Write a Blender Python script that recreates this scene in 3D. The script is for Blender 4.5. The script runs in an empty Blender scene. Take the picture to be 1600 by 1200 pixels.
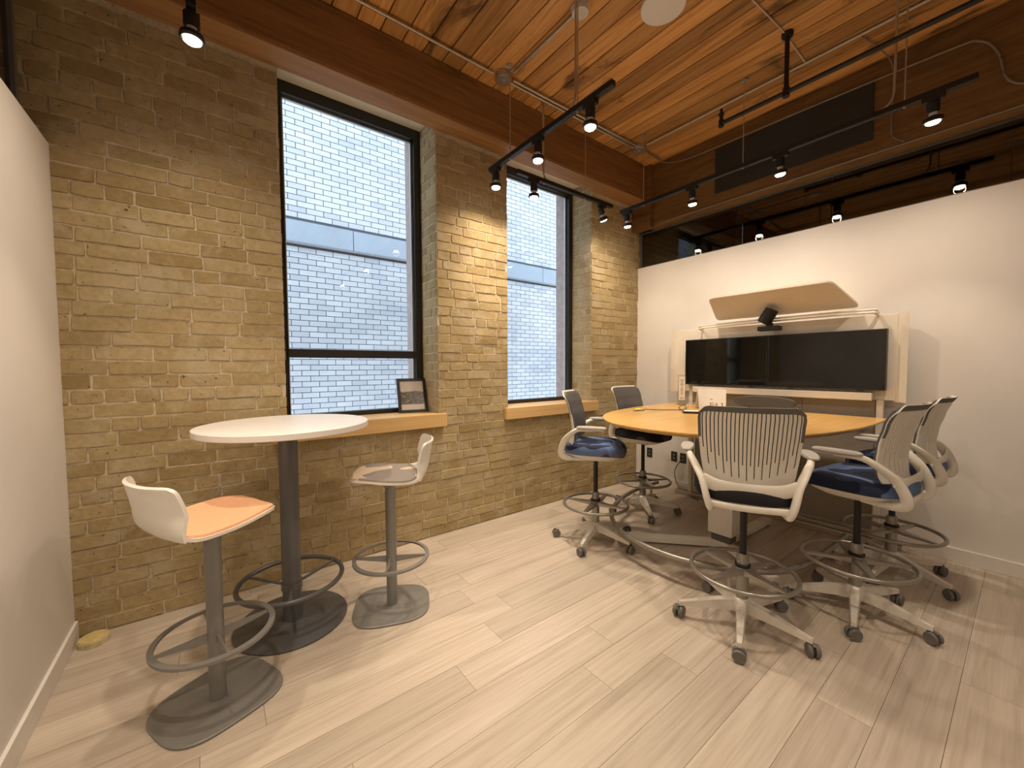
import bpy, math, random
from mathutils import Vector, Matrix
R_ = math.radians
random.seed(7)
scene = bpy.context.scene
C = scene.collection

# ------------------------------------------------------------------ camera
CAM_H = 1.40
F_PX, YAW, PIT, ROL = 616.07, R_(37.128), R_(2.506), R_(-0.274)
def cam_axes():
    cy, sy, cp, sp = math.cos(YAW), math.sin(YAW), math.cos(PIT), math.sin(PIT)
    fw = Vector((sy*cp, cy*cp, -sp)); rt = Vector((cy, -sy, 0)); up = rt.cross(fw)
    cr, sr = math.cos(ROL), math.sin(ROL)
    return cr*rt + sr*up, -sr*rt + cr*up, fw
rt, up, fw = cam_axes()
cam_d = bpy.data.cameras.new('camera'); cam = bpy.data.objects.new('camera', cam_d); C.objects.link(cam)
cam.matrix_world = Matrix(((rt.x, up.x, -fw.x, 0), (rt.y, up.y, -fw.y, 0), (rt.z, up.z, -fw.z, CAM_H), (0, 0, 0, 1)))
cam_d.sensor_width = 36; cam_d.lens = F_PX/1600*36; cam_d.clip_start = .02; cam_d.clip_end = 100
scene.camera = cam
def to_px(P):
    d = Vector(P) - Vector((0, 0, CAM_H)); z = d.dot(fw)
    return (800 + F_PX*d.dot(rt)/z, 600 - F_PX*d.dot(up)/z, z) if z > .05 else (-9e9, -9e9, z)

# ------------------------------------------------------------------ world, exposure, light levels
w = bpy.data.worlds.new('sky'); scene.world = w; w.use_nodes = True
w.node_tree.nodes['Background'].inputs[0].default_value = (.70, .84, 1.0, 1)
w.node_tree.nodes['Background'].inputs[1].default_value = 4.3
scene.view_settings.view_transform = 'Standard'; scene.view_settings.look = 'None'
scene.view_settings.gamma = 1; scene.view_settings.use_curve_mapping = False
scene.view_settings.exposure = 0.46
SPOT_W, SPILL_W = 29.0, 21.0        # watts of every track spotlight: beam, wide spill
WARM = (1.0, .82, .62)

# ------------------------------------------------------------------ materials
def new_mat(name):
    m = bpy.data.materials.new(name); m.use_nodes = True
    nt = m.node_tree; nt.nodes.clear()
    out = nt.nodes.new('ShaderNodeOutputMaterial'); bs = nt.nodes.new('ShaderNodeBsdfPrincipled')
    nt.links.new(bs.outputs[0], out.inputs[0])
    return m, nt, bs, out
def N(nt, t, **kw):
    n = nt.nodes.new(t)
    for k, v in kw.items(): setattr(n, k, v)
    return n
def mathn(nt, op, a, b=None, c=None, clamp=False):
    n = N(nt, 'ShaderNodeMath', operation=op, use_clamp=clamp)
    for i, v in enumerate((a, b, c)):
        if v is None: continue
        if isinstance(v, (int, float)): n.inputs[i].default_value = v
        else: nt.links.new(v, n.inputs[i])
    return n.outputs[0]
def ramp(nt, fac, stops, interp='LINEAR'):
    n = N(nt, 'ShaderNodeValToRGB'); n.color_ramp.interpolation = interp
    el = n.color_ramp.elements
    while len(el) < len(stops): el.new(1)
    for e, (p, c) in zip(el, stops): e.position = p; e.color = (*c, 1)
    nt.links.new(fac, n.inputs[0]); return n.outputs[0]
def mix(nt, fac, a, b, mode='MIX'):
    n = N(nt, 'ShaderNodeMix', data_type='RGBA', blend_type=mode)
    for s, v in ((n.inputs[0], fac), (n.inputs[6], a), (n.inputs[7], b)):
        if isinstance(v, (int, float)): s.default_value = v
        elif isinstance(v, tuple): s.default_value = (*v, 1)
        else: nt.links.new(v, s)
    return n.outputs[2]
def coords(nt, kind='Object', scale=(1, 1, 1), offset=None):
    tc = N(nt, 'ShaderNodeTexCoord'); mp = N(nt, 'ShaderNodeMapping')
    nt.links.new(tc.outputs[kind], mp.inputs[0]); mp.inputs['Scale'].default_value = scale
    if offset is not None: nt.links.new(offset, mp.inputs['Location'])
    return mp.outputs[0]
def wpos(nt, scale=(1, 1, 1), offset=None):
    g = N(nt, 'ShaderNodeNewGeometry'); mp = N(nt, 'ShaderNodeMapping')
    nt.links.new(g.outputs['Position'], mp.inputs[0]); mp.inputs['Scale'].default_value = scale
    if offset is not None: nt.links.new(offset, mp.inputs['Location'])
    return mp.outputs[0]
def noise(nt, vec, scale, detail=4, rough=.55, dist=0):
    n = N(nt, 'ShaderNodeTexNoise'); nt.links.new(vec, n.inputs['Vector'])
    n.inputs['Scale'].default_value = scale; n.inputs['Detail'].default_value = detail
    n.inputs['Roughness'].default_value = rough; n.inputs['Distortion'].default_value = dist
    return n.outputs['Fac']
def bump(nt, bs, h, strength=.3, dist=.01):
    b = N(nt, 'ShaderNodeBump'); b.inputs['Strength'].default_value = strength; b.inputs['Distance'].default_value = dist
    nt.links.new(h, b.inputs['Height']); nt.links.new(b.outputs[0], bs.inputs['Normal'])
def simple(name, col, rough=.5, metal=0, var=.06, scale=30, bmp=0, spec=.5):
    m, nt, bs, _ = new_mat(name)
    f = noise(nt, coords(nt), scale)
    a = tuple(c*(1-var) for c in col); b = tuple(min(1, c*(1+var)) for c in col)
    nt.links.new(ramp(nt, f, [(.3, a), (.7, b)]), bs.inputs['Base Color'])
    bs.inputs['Roughness'].default_value = rough; bs.inputs['Metallic'].default_value = metal
    bs.inputs['Specular IOR Level'].default_value = spec
    if bmp: bump(nt, bs, f, bmp, .004)
    return m
def piece_rand(nt):
    """a random number for each piece: object random plus random per mesh island"""
    oi = N(nt, 'ShaderNodeObjectInfo'); g = N(nt, 'ShaderNodeNewGeometry')
    return mathn(nt, 'FRACT', mathn(nt, 'ADD', oi.outputs['Random'], g.outputs['Random Per Island']))

def brick_mat():
    m, nt, bs, _ = new_mat('yellow_brick')
    r = piece_rand(nt)
    base = ramp(nt, r, [(0, (.33, .24, .115)), (.12, (.40, .305, .16)), (.3, (.44, .345, .19)), (.5, (.40, .31, .165)), (.7, (.475, .38, .22)), (.88, (.42, .325, .175)), (1, (.355, .265, .135))])
    p = wpos(nt)
    n1 = noise(nt, p, 34, 6, .65)
    col = mix(nt, 1, base, ramp(nt, n1, [(.25, (.80, .79, .76)), (.75, (1.15, 1.14, 1.12))]), 'MULTIPLY')
    sm = noise(nt, p, 5.5, 5, .62, .6)                       # smeared mortar
    smf = ramp(nt, sm, [(.50, (0, 0, 0)), (.66, (.75, .75, .75))])
    col = mix(nt, smf, col, (.50, .42, .285))
    pit = noise(nt, p, 55, 2, .5)
    col = mix(nt, ramp(nt, pit, [(.27, (.85, .85, .85)), (.31, (0, 0, 0))]), col, (.07, .05, .03))
    nt.links.new(col, bs.inputs['Base Color']); bs.inputs['Roughness'].default_value = .92
    bs.inputs['Specular IOR Level'].default_value = .2
    h = mathn(nt, 'ADD', mathn(nt, 'MULTIPLY', n1, .6), mathn(nt, 'MULTIPLY', noise(nt, p, 12, 5, .6), .9))
    bump(nt, bs, h, .55, .012)
    return m
def mortar_mat():
    m, nt, bs, _ = new_mat('lime_mortar')
    p = wpos(nt); n1 = noise(nt, p, 25, 6, .7)
    col = ramp(nt, n1, [(.25, (.40, .32, .20)), (.48, (.64, .545, .39)), (.75, (.74, .655, .50))])
    nt.links.new(col, bs.inputs['Base Color']); bs.inputs['Roughness'].default_value = .95
    bs.inputs['Specular IOR Level'].default_value = .15
    bump(nt, bs, n1, .8, .02); return m
def wood(name, dark, mid, light, axis, scale=1.0, rough=.5, stretch=14, bmp=.15, var=.25, stain=None, knots=False):
    """axis = grain direction index; world-space grain with an offset per piece"""
    m, nt, bs, _ = new_mat(name)
    r = piece_rand(nt)
    cb = N(nt, 'ShaderNodeCombineXYZ')
    for i, k in enumerate((17.3, 9.1, 23.7)): nt.links.new(mathn(nt, 'MULTIPLY', r, k), cb.inputs[i])
    sc = [stretch*scale]*3; sc[axis] = scale*.9
    v = wpos(nt, tuple(sc), cb.outputs[0])
    n1 = noise(nt, v, 1.0, 6, .6, 1.1)
    sc2 = [stretch*5*scale]*3; sc2[axis] = scale*2.2
    n2 = noise(nt, wpos(nt, tuple(sc2), cb.outputs[0]), 1.0, 4, .6)
    f = mathn(nt, 'ADD', mathn(nt, 'MULTIPLY', n1, .55), mathn(nt, 'MULTIPLY', n2, .45))
    col = ramp(nt, f, [(.32, dark), (.5, mid), (.68, light)])
    tone = ramp(nt, r, [(0, (1-var,)*3), (1, (1+var*.6,)*3)])
    col = mix(nt, 1, col, tone, 'MULTIPLY')
    if stain:
        s = noise(nt, wpos(nt, (3, 1.1, 3) if axis == 1 else (1.1, 3, 3)), 1.3, 5, .65, .8)
        col = mix(nt, ramp(nt, s, [(.57, (0, 0, 0)), (.68, (stain,)*3)]), col, tuple(c*.25 for c in dark))
    nt.links.new(col, bs.inputs['Base Color']); bs.inputs['Roughness'].default_value = rough
    bs.inputs['Specular IOR Level'].default_value = .35
    bump(nt, bs, f, bmp, .004); return m
def emis(name, col, s):
    m, nt, bs, out = new_mat(name); e = N(nt, 'ShaderNodeEmission')
    f = noise(nt, coords(nt), 4); nt.links.new(ramp(nt, f, [(0, col), (1, col)]), e.inputs[0]); e.inputs[1].default_value = s
    nt.links.new(e.outputs[0], out.inputs[0]); return m
def glass(name, tint=(1, 1, 1), ior=1.5, rough=0.0, cloud=0):
    m, nt, bs, out = new_mat(name)
    t = N(nt, 'ShaderNodeBsdfTransparent'); g = N(nt, 'ShaderNodeBsdfGlossy'); fr = N(nt, 'ShaderNodeFresnel'); mx = N(nt, 'ShaderNodeMixShader')
    t.inputs[0].default_value = (*tint, 1); g.inputs['Roughness'].default_value = rough; 
    gm = N(nt, 'ShaderNodeNewGeometry')                 # same reflectance on both faces of a pane
    iv = N(nt, 'ShaderNodeMix', data_type='FLOAT'); iv.inputs[2].default_value = ior; iv.inputs[3].default_value = 1/ior
    nt.links.new(gm.outputs['Backfacing'], iv.inputs[0]); nt.links.new(iv.outputs[0], fr.inputs[0])
    nt.links.new(fr.outputs[0], mx.inputs[0]); nt.links.new(t.outputs[0], mx.inputs[1]); nt.links.new(g.outputs[0], mx.inputs[2])
    nt.links.new(mx.outputs[0], out.inputs[0]); return m
def seat_mat(name, cols, rough=.9):
    m, nt, bs, _ = new_mat(name)
    v = coords(nt)
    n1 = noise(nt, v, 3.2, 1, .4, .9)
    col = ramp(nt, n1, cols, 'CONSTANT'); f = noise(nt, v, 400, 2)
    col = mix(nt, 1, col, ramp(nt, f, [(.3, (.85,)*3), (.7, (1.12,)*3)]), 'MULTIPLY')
    nt.links.new(col, bs.inputs['Base Color']); bs.inputs['Roughness'].default_value = rough
    bs.inputs['Specular IOR Level'].default_value = .2
    bump(nt, bs, f, .3, .002); return m
def print_mat():
    """black and white street photograph: pale sky, dark row of buildings, pale margin"""
    m, nt, bs, _ = new_mat('street_print')
    v = coords(nt); sp = N(nt, 'ShaderNodeSeparateXYZ'); nt.links.new(v, sp.inputs[0])
    n1 = noise(nt, coords(nt, scale=(28, 28, 45)), 1, 4, .7)
    grey = ramp(nt, n1, [(.35, (.06, .055, .05)), (.6, (.22, .2, .19)), (.75, (.5, .47, .45))])
    edge = mathn(nt, 'ADD', sp.outputs[2], mathn(nt, 'MULTIPLY', noise(nt, coords(nt, scale=(16, 16, 0)), 1, 1), .05))
    col = mix(nt, ramp(nt, edge, [(.0, (0, 0, 0)), (.205, (0, 0, 0)), (.215, (1, 1, 1))]), grey, (.62, .58, .55))
    col = mix(nt, ramp(nt, sp.outputs[2], [(.0, (1, 1, 1)), (.072, (1, 1, 1)), (.074, (0, 0, 0))]), col, (.72, .69, .66))
    nt.links.new(col, bs.inputs['Base Color']); bs.inputs['Roughness'].default_value = .25; return m
def ext_brick():
    m, nt, bs, _ = new_mat('white_glazed_brick')
    r = piece_rand(nt); n1 = noise(nt, wpos(nt), 1.2, 4)
    col = ramp(nt, r, [(0, (.275, .28, .298)), (.5, (.322, .325, .333)), (1, (.35, .35, .353))])
    col = mix(nt, 1, col, ramp(nt, n1, [(.3, (.88, .89, .91)), (.7, (1.04, 1.04, 1.04))]), 'MULTIPLY')
    nt.links.new(col, bs.inputs['Base Color']); bs.inputs['Roughness'].default_value = .6; return m

M = dict(
    brick=brick_mat(), mortar=mortar_mat(),
    floor=wood('oak_plank', (.40, .335, .265), (.53, .455, .375), (.62, .545, .465), 0, 1.0, .42, 15, .12, .10),
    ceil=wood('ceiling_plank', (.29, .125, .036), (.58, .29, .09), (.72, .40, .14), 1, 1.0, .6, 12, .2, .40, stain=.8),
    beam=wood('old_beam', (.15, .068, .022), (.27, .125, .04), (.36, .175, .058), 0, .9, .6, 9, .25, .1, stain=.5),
    beamy=wood('old_beam_shaded', (.11, .058, .02), (.19, .10, .034), (.25, .135, .046), 1, .9, .6, 9, .25, .1, stain=.4),  # darker copy of the beam wood: shade on the side beam painted in
    plate=wood('beam_plate', (.24, .12, .05), (.40, .21, .085), (.48, .27, .12), 0, .9, .6, 9, .25, .1),
    sill=wood('maple_sill', (.60, .37, .15), (.70, .46, .20), (.77, .53, .26), 0, .8, .4, 12, .05, .1),
    table=wood('bamboo_top', (.56, .32, .095), (.68, .41, .14), (.78, .50, .20), 0, .8, .28, 26, .03, .05),
    white=simple('white_paint', (.80, .77, .74), .75, var=.015, scale=6, spec=.3),
    base=simple('baseboard_paint', (.82, .79, .75), .45, var=.015),
    cream=simple('cream_soffit', (.78, .70, .54), .8, var=.03),
    black=simple('black_frame', (.018, .017, .016), .4),
    dark=simple('dark_room', (.10, .075, .055), .8, var=.2, scale=3),
    blackmetal=simple('black_metal', (.009, .0085, .008), .5),
    steel=simple('galvanised_steel', (.55, .52, .47), .38, .85),
    grey=simple('grey_powder_coat', (.24, .235, .225), .42, .25, var=.03),
    greydark=simple('dark_grey_powder_coat', (.13, .13, .132), .38, .3, var=.04),
    chairwhite=simple('white_plastic', (.78, .74, .66), .38, var=.02),
    chairmetal=simple('cream_cast_base', (.72, .68, .61), .33, .15, var=.02),
    ringgrey=simple('silver_grey_ring', (.33, .31, .28), .3, .6, var=.03),
    castergrey=simple('grey_caster', (.15, .145, .135), .5, var=.08),
    padgrey=seat_mat('grey_back_fabric', [(0, (.115, .115, .12)), (.5, (.125, .125, .13))]),
    wrap=seat_mat('taupe_edge_fabric', [(0, (.15, .142, .13)), (.5, (.16, .15, .137))]),
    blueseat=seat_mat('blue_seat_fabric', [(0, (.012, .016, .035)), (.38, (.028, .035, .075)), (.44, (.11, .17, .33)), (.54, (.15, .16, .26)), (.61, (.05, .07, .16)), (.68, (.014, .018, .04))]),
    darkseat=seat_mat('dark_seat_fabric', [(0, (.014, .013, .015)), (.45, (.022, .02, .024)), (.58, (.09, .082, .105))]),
    orange=seat_mat('orange_felt', [(0, (.82, .46, .27)), (.5, (.85, .49, .29))]),
    beige=seat_mat('beige_mixed_felt', [(0, (.30, .26, .23)), (.46, (.66, .54, .40)), (.62, (.36, .30, .27))]),
    shell=simple('white_stool_shell', (.82, .79, .73), .3, var=.01),
    laminate=simple('white_laminate', (.86, .83, .80), .35, var=.01),
    screen=simple('black_screen', (.005, .005, .005), .06, var=.1, spec=.5),
    bezel=simple('screen_bezel', (.02, .02, .02), .35),
    panel=simple('cream_media_panel', (.76, .70, .60), .5, var=.02),
    modesty=simple('taupe_panel', (.32, .285, .235), .55, var=.05),
    fabricgrey=seat_mat('charcoal_speaker_cloth', [(0, (.095, .088, .082)), (.5, (.105, .098, .09))]),
    paper=simple('white_card', (.82, .80, .76), .6, var=.01), ink=simple('black_ink', (.03, .03, .03), .6),
    yellow=simple('yellow_tag', (.75, .80, .03), .5), puck=simple('yellow_puck', (.62, .50, .22), .7, var=.15),
    puckside=simple('pale_puck_rim', (.55, .47, .30), .7, var=.2),
    cable=simple('grey_cable', (.09, .085, .08), .5), pipegrey=simple('dull_conduit', (.26, .22, .17), .5, .3), armgrey=simple('light_grey_arm_pad', (.42, .40, .37), .55), wcable=simple('pale_cable', (.55, .50, .44), .5),
    ceilwhite=simple('white_disc', (.78, .74, .70), .6, var=.01),
    bulb=emis('lamp_lens', (1, .90, .74), 14), mouth=simple('white_lamp_neck', (.62, .58, .52), .4),
    win=glass('window_glass', (.97, .98, .98), 1.5), tint=glass('smoked_glass', (.60, .58, .50), 1.95), acrylic=glass('clear_acrylic', (.90, .88, .84), 1.4),
    print=print_mat(), ext=ext_brick(), extmortar=simple('dark_mortar', (.055, .06, .07), .9),
    band=simple('concrete_band', (.205, .23, .26), .8, var=.06, scale=3), outer=simple('pink_grey_brick', (.36, .29, .27), .9, var=.15, scale=14),
    ground=simple('alley_ground', (.22, .22, .22), .9),
    smoke=simple('dark_matte_panel', (.03, .028, .024), .85),
)

# ------------------------------------------------------------------ mesh helpers
class MB:
    def __init__(s): s.v = []; s.f = []
    def add(s, v, f):
        o = len(s.v); s.v += [tuple(p) for p in v]; s.f += [tuple(i+o for i in q) for q in f]; return s
    def box(s, x0, x1, y0, y1, z0, z1):
        return s.add([(x0,y0,z0),(x1,y0,z0),(x1,y1,z0),(x0,y1,z0),(x0,y0,z1),(x1,y0,z1),(x1,y1,z1),(x0,y1,z1)],
                     [(0,3,2,1),(4,5,6,7),(0,1,5,4),(1,2,6,5),(2,3,7,6),(3,0,4,7)])
    def loft(s, rings, caps=True):
        n = len(rings[0]); v = [p for r in rings for p in r]; f = []
        for k in range(len(rings)-1):
            for i in range(n):
                j = (i+1) % n; f.append((k*n+i, k*n+j, (k+1)*n+j, (k+1)*n+i))
        if caps: f.append(tuple(range(n-1, -1, -1))); f.append(tuple((len(rings)-1)*n+i for i in range(n)))
        return s.add(v, f)
    def lathe(s, prof, n=24, c=(0, 0), caps=True):
        return s.loft([[(c[0]+r*math.cos(2*math.pi*i/n), c[1]+r*math.sin(2*math.pi*i/n), z) for i in range(n)] for r, z in prof], caps)
    def outline(s, pts, prof, c=None):
        """prism from an outline; prof = (scale, z)"""
        if c is None: c = (sum(p[0] for p in pts)/len(pts), sum(p[1] for p in pts)/len(pts))
        return s.loft([[(c[0]+(x-c[0])*k, c[1]+(y-c[1])*k, z) for x, y in pts] for k, z in prof])
    def sweep(s, path, w, h=None, n=10, closed=False, upv=(0, 0, 1), taper=None):
        """elliptic section w (sideways) by h (up) along a path"""
        h = h or w; P = [Vector(p) for p in path]; rings = []
        for i, p in enumerate(P):
            a = P[i-1] if (i or closed) else P[0]; b = P[(i+1) % len(P)] if (i < len(P)-1 or closed) else P[-1]
            t = (b-a).normalized(); u = Vector(upv)
            if abs(t.dot(u)) > .98: u = Vector((1, 0, 0))
            sd = t.cross(u).normalized(); u2 = sd.cross(t)
            k = taper(i/(len(P)-1)) if taper else 1
            rings.append([p + sd*math.cos(2*math.pi*j/n)*w + u2*math.sin(2*math.pi*j/n)*h*k for j in range(n)])
        if closed: rings.append(rings[0])
        return s.loft(rings, not closed)
    def tf(s, fn): s.v = [tuple(fn(*p)) for p in s.v]; return s
    def mesh(s, name):
        me = bpy.data.meshes.new(name); me.from_pydata(s.v, [], s.f); me.update(); return me
def finish(me, smooth=False, angle=40):
    import bmesh
    bm = bmesh.new(); bm.from_mesh(me); bmesh.ops.remove_doubles(bm, verts=bm.verts, dist=1e-6)
    bmesh.ops.recalc_face_normals(bm, faces=bm.faces)
    if smooth:
        for f in bm.faces: f.smooth = True
        for e in bm.edges:
            if len(e.link_faces) == 2 and e.calc_face_angle(0) > R_(angle): e.smooth = False
    bm.to_mesh(me); bm.free(); return me
def link(name, me, parent=None, loc=(0, 0, 0), rz=0):
    o = bpy.data.objects.new(name, me); C.objects.link(o); o.location = loc; o.rotation_euler = (0, 0, rz)
    if parent: o.parent = parent
    return o
def build(mb, name, mat, parent=None, smooth=False, loc=(0, 0, 0), rz=0, bevel=0, angle=40):
    me = mb.mesh(name)
    if bevel:
        import bmesh
        bm = bmesh.new(); bm.from_mesh(me); bmesh.ops.remove_doubles(bm, verts=bm.verts, dist=1e-6); bmesh.ops.recalc_face_normals(bm, faces=bm.faces)
        ed = [e for e in bm.edges if len(e.link_faces) == 2 and e.calc_face_angle(0) > R_(30)]
        bmesh.ops.bevel(bm, geom=ed, offset=bevel, segments=2, affect='EDGES', profile=.6); bm.to_mesh(me); bm.free()
    finish(me, smooth, angle); me.materials.append(M[mat]); return link(name, me, parent, loc, rz)
def tag(o, label, cat, group=None):
    o['label'] = label; o['category'] = cat
    if group: o['group'] = group
    return o
def struct(o, label=None):
    o['kind'] = 'structure'
    if label: o['label'] = label
    return o
def thing(name, label, cat, loc=(0, 0, 0), rz=0, group=None):
    o = bpy.data.objects.new(name, None); C.objects.link(o); o.location = loc; o.rotation_euler = (0, 0, rz)
    o.empty_display_size = .1; return tag(o, label, cat, group)
def smoothpath(pts, k=6, closed=False):
    P = [Vector(p) for p in pts]; out = []; n = len(P)
    rng = range(n) if closed else range(n-1)
    for i in rng:
        p0 = P[i-1] if (i or closed) else P[0]*2-P[1]; p1 = P[i]; p2 = P[(i+1) % n]
        p3 = P[(i+2) % n] if (i+2 < n or closed) else P[-1]*2-P[-2]
        for j in range(k):
            t = j/k; out.append(.5*((2*p1)+(p2-p0)*t+(2*p0-5*p1+4*p2-p3)*t*t+(3*p1-p0-3*p2+p3)*t**3))
    if not closed: out.append(P[-1])
    return out
def circle(r, n=48, z=0, c=(0, 0)): return [(c[0]+r*math.cos(2*math.pi*i/n), c[1]+r*math.sin(2*math.pi*i/n), z) for i in range(n)]
def superell(a, b, e=3.0, n=48):
    o = []
    for i in range(n):
        t = 2*math.pi*i/n; c, s = math.cos(t), math.sin(t)
        o.append((a*math.copysign(abs(c)**(2/e), c), b*math.copysign(abs(s)**(2/e), s)))
    return o

# ------------------------------------------------------------------ room constants
XL, XR, YB, ZC = -.61, 4.17, 2.95, 3.70
YN = -2.6                                  # added wall behind the camera, out of view
BM_Y, BM_Z = 2.76, 3.30                    # beam over the brick wall: front face, underside
WIN = [(.375, 1.475), (2.185, 3.335)]      # window openings along the brick wall
WZ0, WZ1, WY = 1.02, 3.42, 3.24            # opening bottom, top, frame plane
ZL, ZR = 2.505, 2.585                      # tops of the white partition walls

# ------------------------------------------------------------------ floor
floor = struct(build(MB().box(-3.1, 7.1, YN-.1, 3.0, -.12, -.012), 'floor', 'dark'), 'grey oak plank floor')
offs = {1.79: 1.345, 1.61: 1.14, 1.43: .866, 1.235: 1.57, 1.05: 1.337}
PW, PL = .18, 1.22
j = -21
while True:
    y0 = 1.05 + PW*j
    if y0 > 2.95: break
    j += 1
    if y0 < YN-.1: continue
    k = round((y0-1.05)/PW); known = [1.337, 1.57, .866, 1.14, 1.345]
    x = (known[k] if 0 <= k < 5 else random.uniform(0, PL)) - 2*PL
    while x < XR:
        a, b = max(x, XL), min(x+PL, XR); x += PL
        if b-a < .03: continue
        y1 = min(y0+PW, YB)
        m = MB().box(-(b-a)/2+.0007, (b-a)/2-.0007, -(y1-y0)/2+.0007, (y1-y0)/2-.0007, -.012, 0)
        build(m, 'plank', 'floor', floor, loc=((a+b)/2, (y0+y1)/2, 0))

# ------------------------------------------------------------------ ceiling
ceil = struct(build(MB().box(-3.1, 7.1, YN-.1, 3.5, ZC+.022, ZC+.15), 'ceiling', 'dark'), 'timber plank ceiling')
x = -3.05
while x < 7:
    wd = .155
    m = MB().box(-wd/2+.0045, wd/2-.0045, -(YB-YN)/2, (YB-YN)/2, -.0, .03)
    build(m, 'ceiling_plank', 'ceil', ceil, loc=(x+wd/2, (YB+YN)/2, ZC), bevel=.003); x += wd
# heavy timbers
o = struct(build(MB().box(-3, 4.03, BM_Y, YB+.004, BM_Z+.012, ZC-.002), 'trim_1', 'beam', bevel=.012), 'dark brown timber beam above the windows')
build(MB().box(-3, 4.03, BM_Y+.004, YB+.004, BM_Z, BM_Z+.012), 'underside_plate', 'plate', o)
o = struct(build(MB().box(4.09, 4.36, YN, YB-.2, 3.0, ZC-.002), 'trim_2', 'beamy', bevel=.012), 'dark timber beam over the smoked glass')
build(MB().box(4.075, 4.0895, .80, 1.99, 3.13, 3.56), 'dark_panel', 'smoke', o)  # thin dark rectangle on the beam face
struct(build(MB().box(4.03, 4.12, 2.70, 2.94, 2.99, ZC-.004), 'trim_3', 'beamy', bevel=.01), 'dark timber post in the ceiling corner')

# ------------------------------------------------------------------ brick wall
def wall_cells():
    """solid boxes of the brick wall around the two openings"""
    y0, y1 = YB+.0055, 3.44; X0, X1 = -3.0, 7.0; b = MB()
    b.box(X0, X1, y0, y1, -.1, WZ0-.012)
    b.box(X0, X1, y0, y1, WZ1, 3.9)
    xs = [X0, *WIN[0], *WIN[1], X1]
    for a in (0, 2, 4): b.box(xs[a], xs[a+1], y0, y1, WZ0-.012, WZ1)
    return b
bw = struct(build(wall_cells(), 'wall_back', 'mortar'), 'old yellow brick wall with two tall windows')
def brick_variant(L, H, D, amp):
    """irregular brick, front at y=0, chamfered outline"""
    c = .0045; ns = max(2, int(L/.045)); pts = []
    for i in range(ns+1): pts.append((-L/2+c+(L-2*c)*i/ns, -H/2))
    pts.append((L/2, -H/2+c)); pts.append((L/2, H/2-c))
    for i in range(ns+1): pts.append((L/2-c-(L-2*c)*i/ns, H/2))
    pts.append((-L/2, H/2-c)); pts.append((-L/2, -H/2+c))
    pts = [(x+random.uniform(-amp, amp), z+random.uniform(-amp, amp)) for x, z in pts]
    tilt = random.uniform(-.003, .003); tl2 = random.uniform(-.02, .02)
    fr = [(x*(1-.005/L), tilt+tl2*z+random.uniform(-.001, .001), z*.945) for x, z in pts]
    md = [(x, .0045, z) for x, z in pts]; bk = [(x, D, z) for x, z in pts]
    b = MB(); b.loft([fr, md, bk], False); b.f.append(tuple(range(len(fr)-1, -1, -1))); return b
STR = [brick_variant(.226, .067, .03, .0022) for _ in range(14)]
HDR = [brick_variant(.106, .067, .03, .0022) for _ in range(10)]
CH = .0757
spots = []          # (x, y, z, rz, scale_x, kind, variant)
def solid(x, z):
    if z > BM_Z-.01 and x < 4.03: return False
    return True
def row_bricks(X0, X1, z, header, gaps):
    x = X0 - random.uniform(0, .2)
    while x < X1:
        hd = header and random.random() < .85 or random.random() < .09
        L = (.118 if hd else .238)*random.uniform(.94, 1.06)
        a, b = x, x+L; x += L
        segs = [(max(a, X0), min(b, X1))]
        for g0, g1 in gaps:
            ns = []
            for s0, s1 in segs:
                if s1 <= g0 or s0 >= g1: ns.append((s0, s1))
                else:
                    if s0 < g0: ns.append((s0, g0+.006))
                    if s1 > g1: ns.append((g1-.006, s1))
            segs = ns
        for s0, s1 in segs:
            if s1-s0 < .028: continue
            yield (s0+s1)/2, s1-s0-.010
k = 0
while True:
    z = .005 + CH*(k+.5); k += 1
    if z > ZC-.03: break
    gaps = [(a, b) for a, b in WIN] if WZ0 < z < WZ1 else []
    xr0, xr1 = (XL-.008, XR+.008) if z < 2.47 else (-1.7, 5.4)
    for xc, L in row_bricks(xr0, xr1, z, k % 7 == 3, gaps):
        if z > BM_Z-.03 and xc < 4.05: continue
        hd = L < .155
        spots.append((xc, YB+random.uniform(-.003, .002), z+random.uniform(-.002, .002), 0, L/(.106 if hd else .226), hd, random.randrange(10)))
    if WZ0 < z < WZ1:                        # returns of the window openings
        for wi, (a, b) in enumerate(WIN):
            for side, X, rz in ((0, a, math.pi/2), (1, b, -math.pi/2)):
                two = (k+side) % 2
                cuts = (.01, .19, .29) if two else (.01, .10, .29)
                for c0, c1 in zip(cuts, cuts[1:]):
                    L = c1-c0-.011; hd = L < .155
                    # front normal towards the opening: rz turns the -y front to +x (left jamb) or -x (right jamb)
                    spots.append((X + (-.004 if side else .004), YB+(c0+c1)/2, z, rz, L/(.106 if hd else .226), hd, random.randrange(10)))
meshes = {}
def brick_mesh(kind, i):
    if (kind, i) not in meshes:
        me = (HDR if kind else STR)[i].mesh('brick'); finish(me); me.materials.append(M['brick']); meshes[(kind, i)] = me
    return meshes[(kind, i)]
def seen(sp):
    x, y, d = to_px(sp[:3])
    if not (-20 < x < 1620 and -20 < y < 1220): return 0
    hide = 0
    L = sp[4]*(.106 if sp[5] else .226)
    P = Vector(sp[:3]); v = (P-Vector((0, 0, CAM_H)))
    nrm = Vector((math.sin(sp[3]), -math.cos(sp[3]), 0))
    fac = -v.normalized().dot(nrm)
    if fac < .03: return 0
    return L*.066*fac/v.length_squared
ranked = sorted(spots, key=seen, reverse=True)
for (x, y, z, rz, sx, hd, vi) in ranked[:300]:
    o = link('brick', brick_mesh(hd, vi), bw, (x, y, z), rz); o.scale = (sx, 1, 1)
rest = MB()
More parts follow.
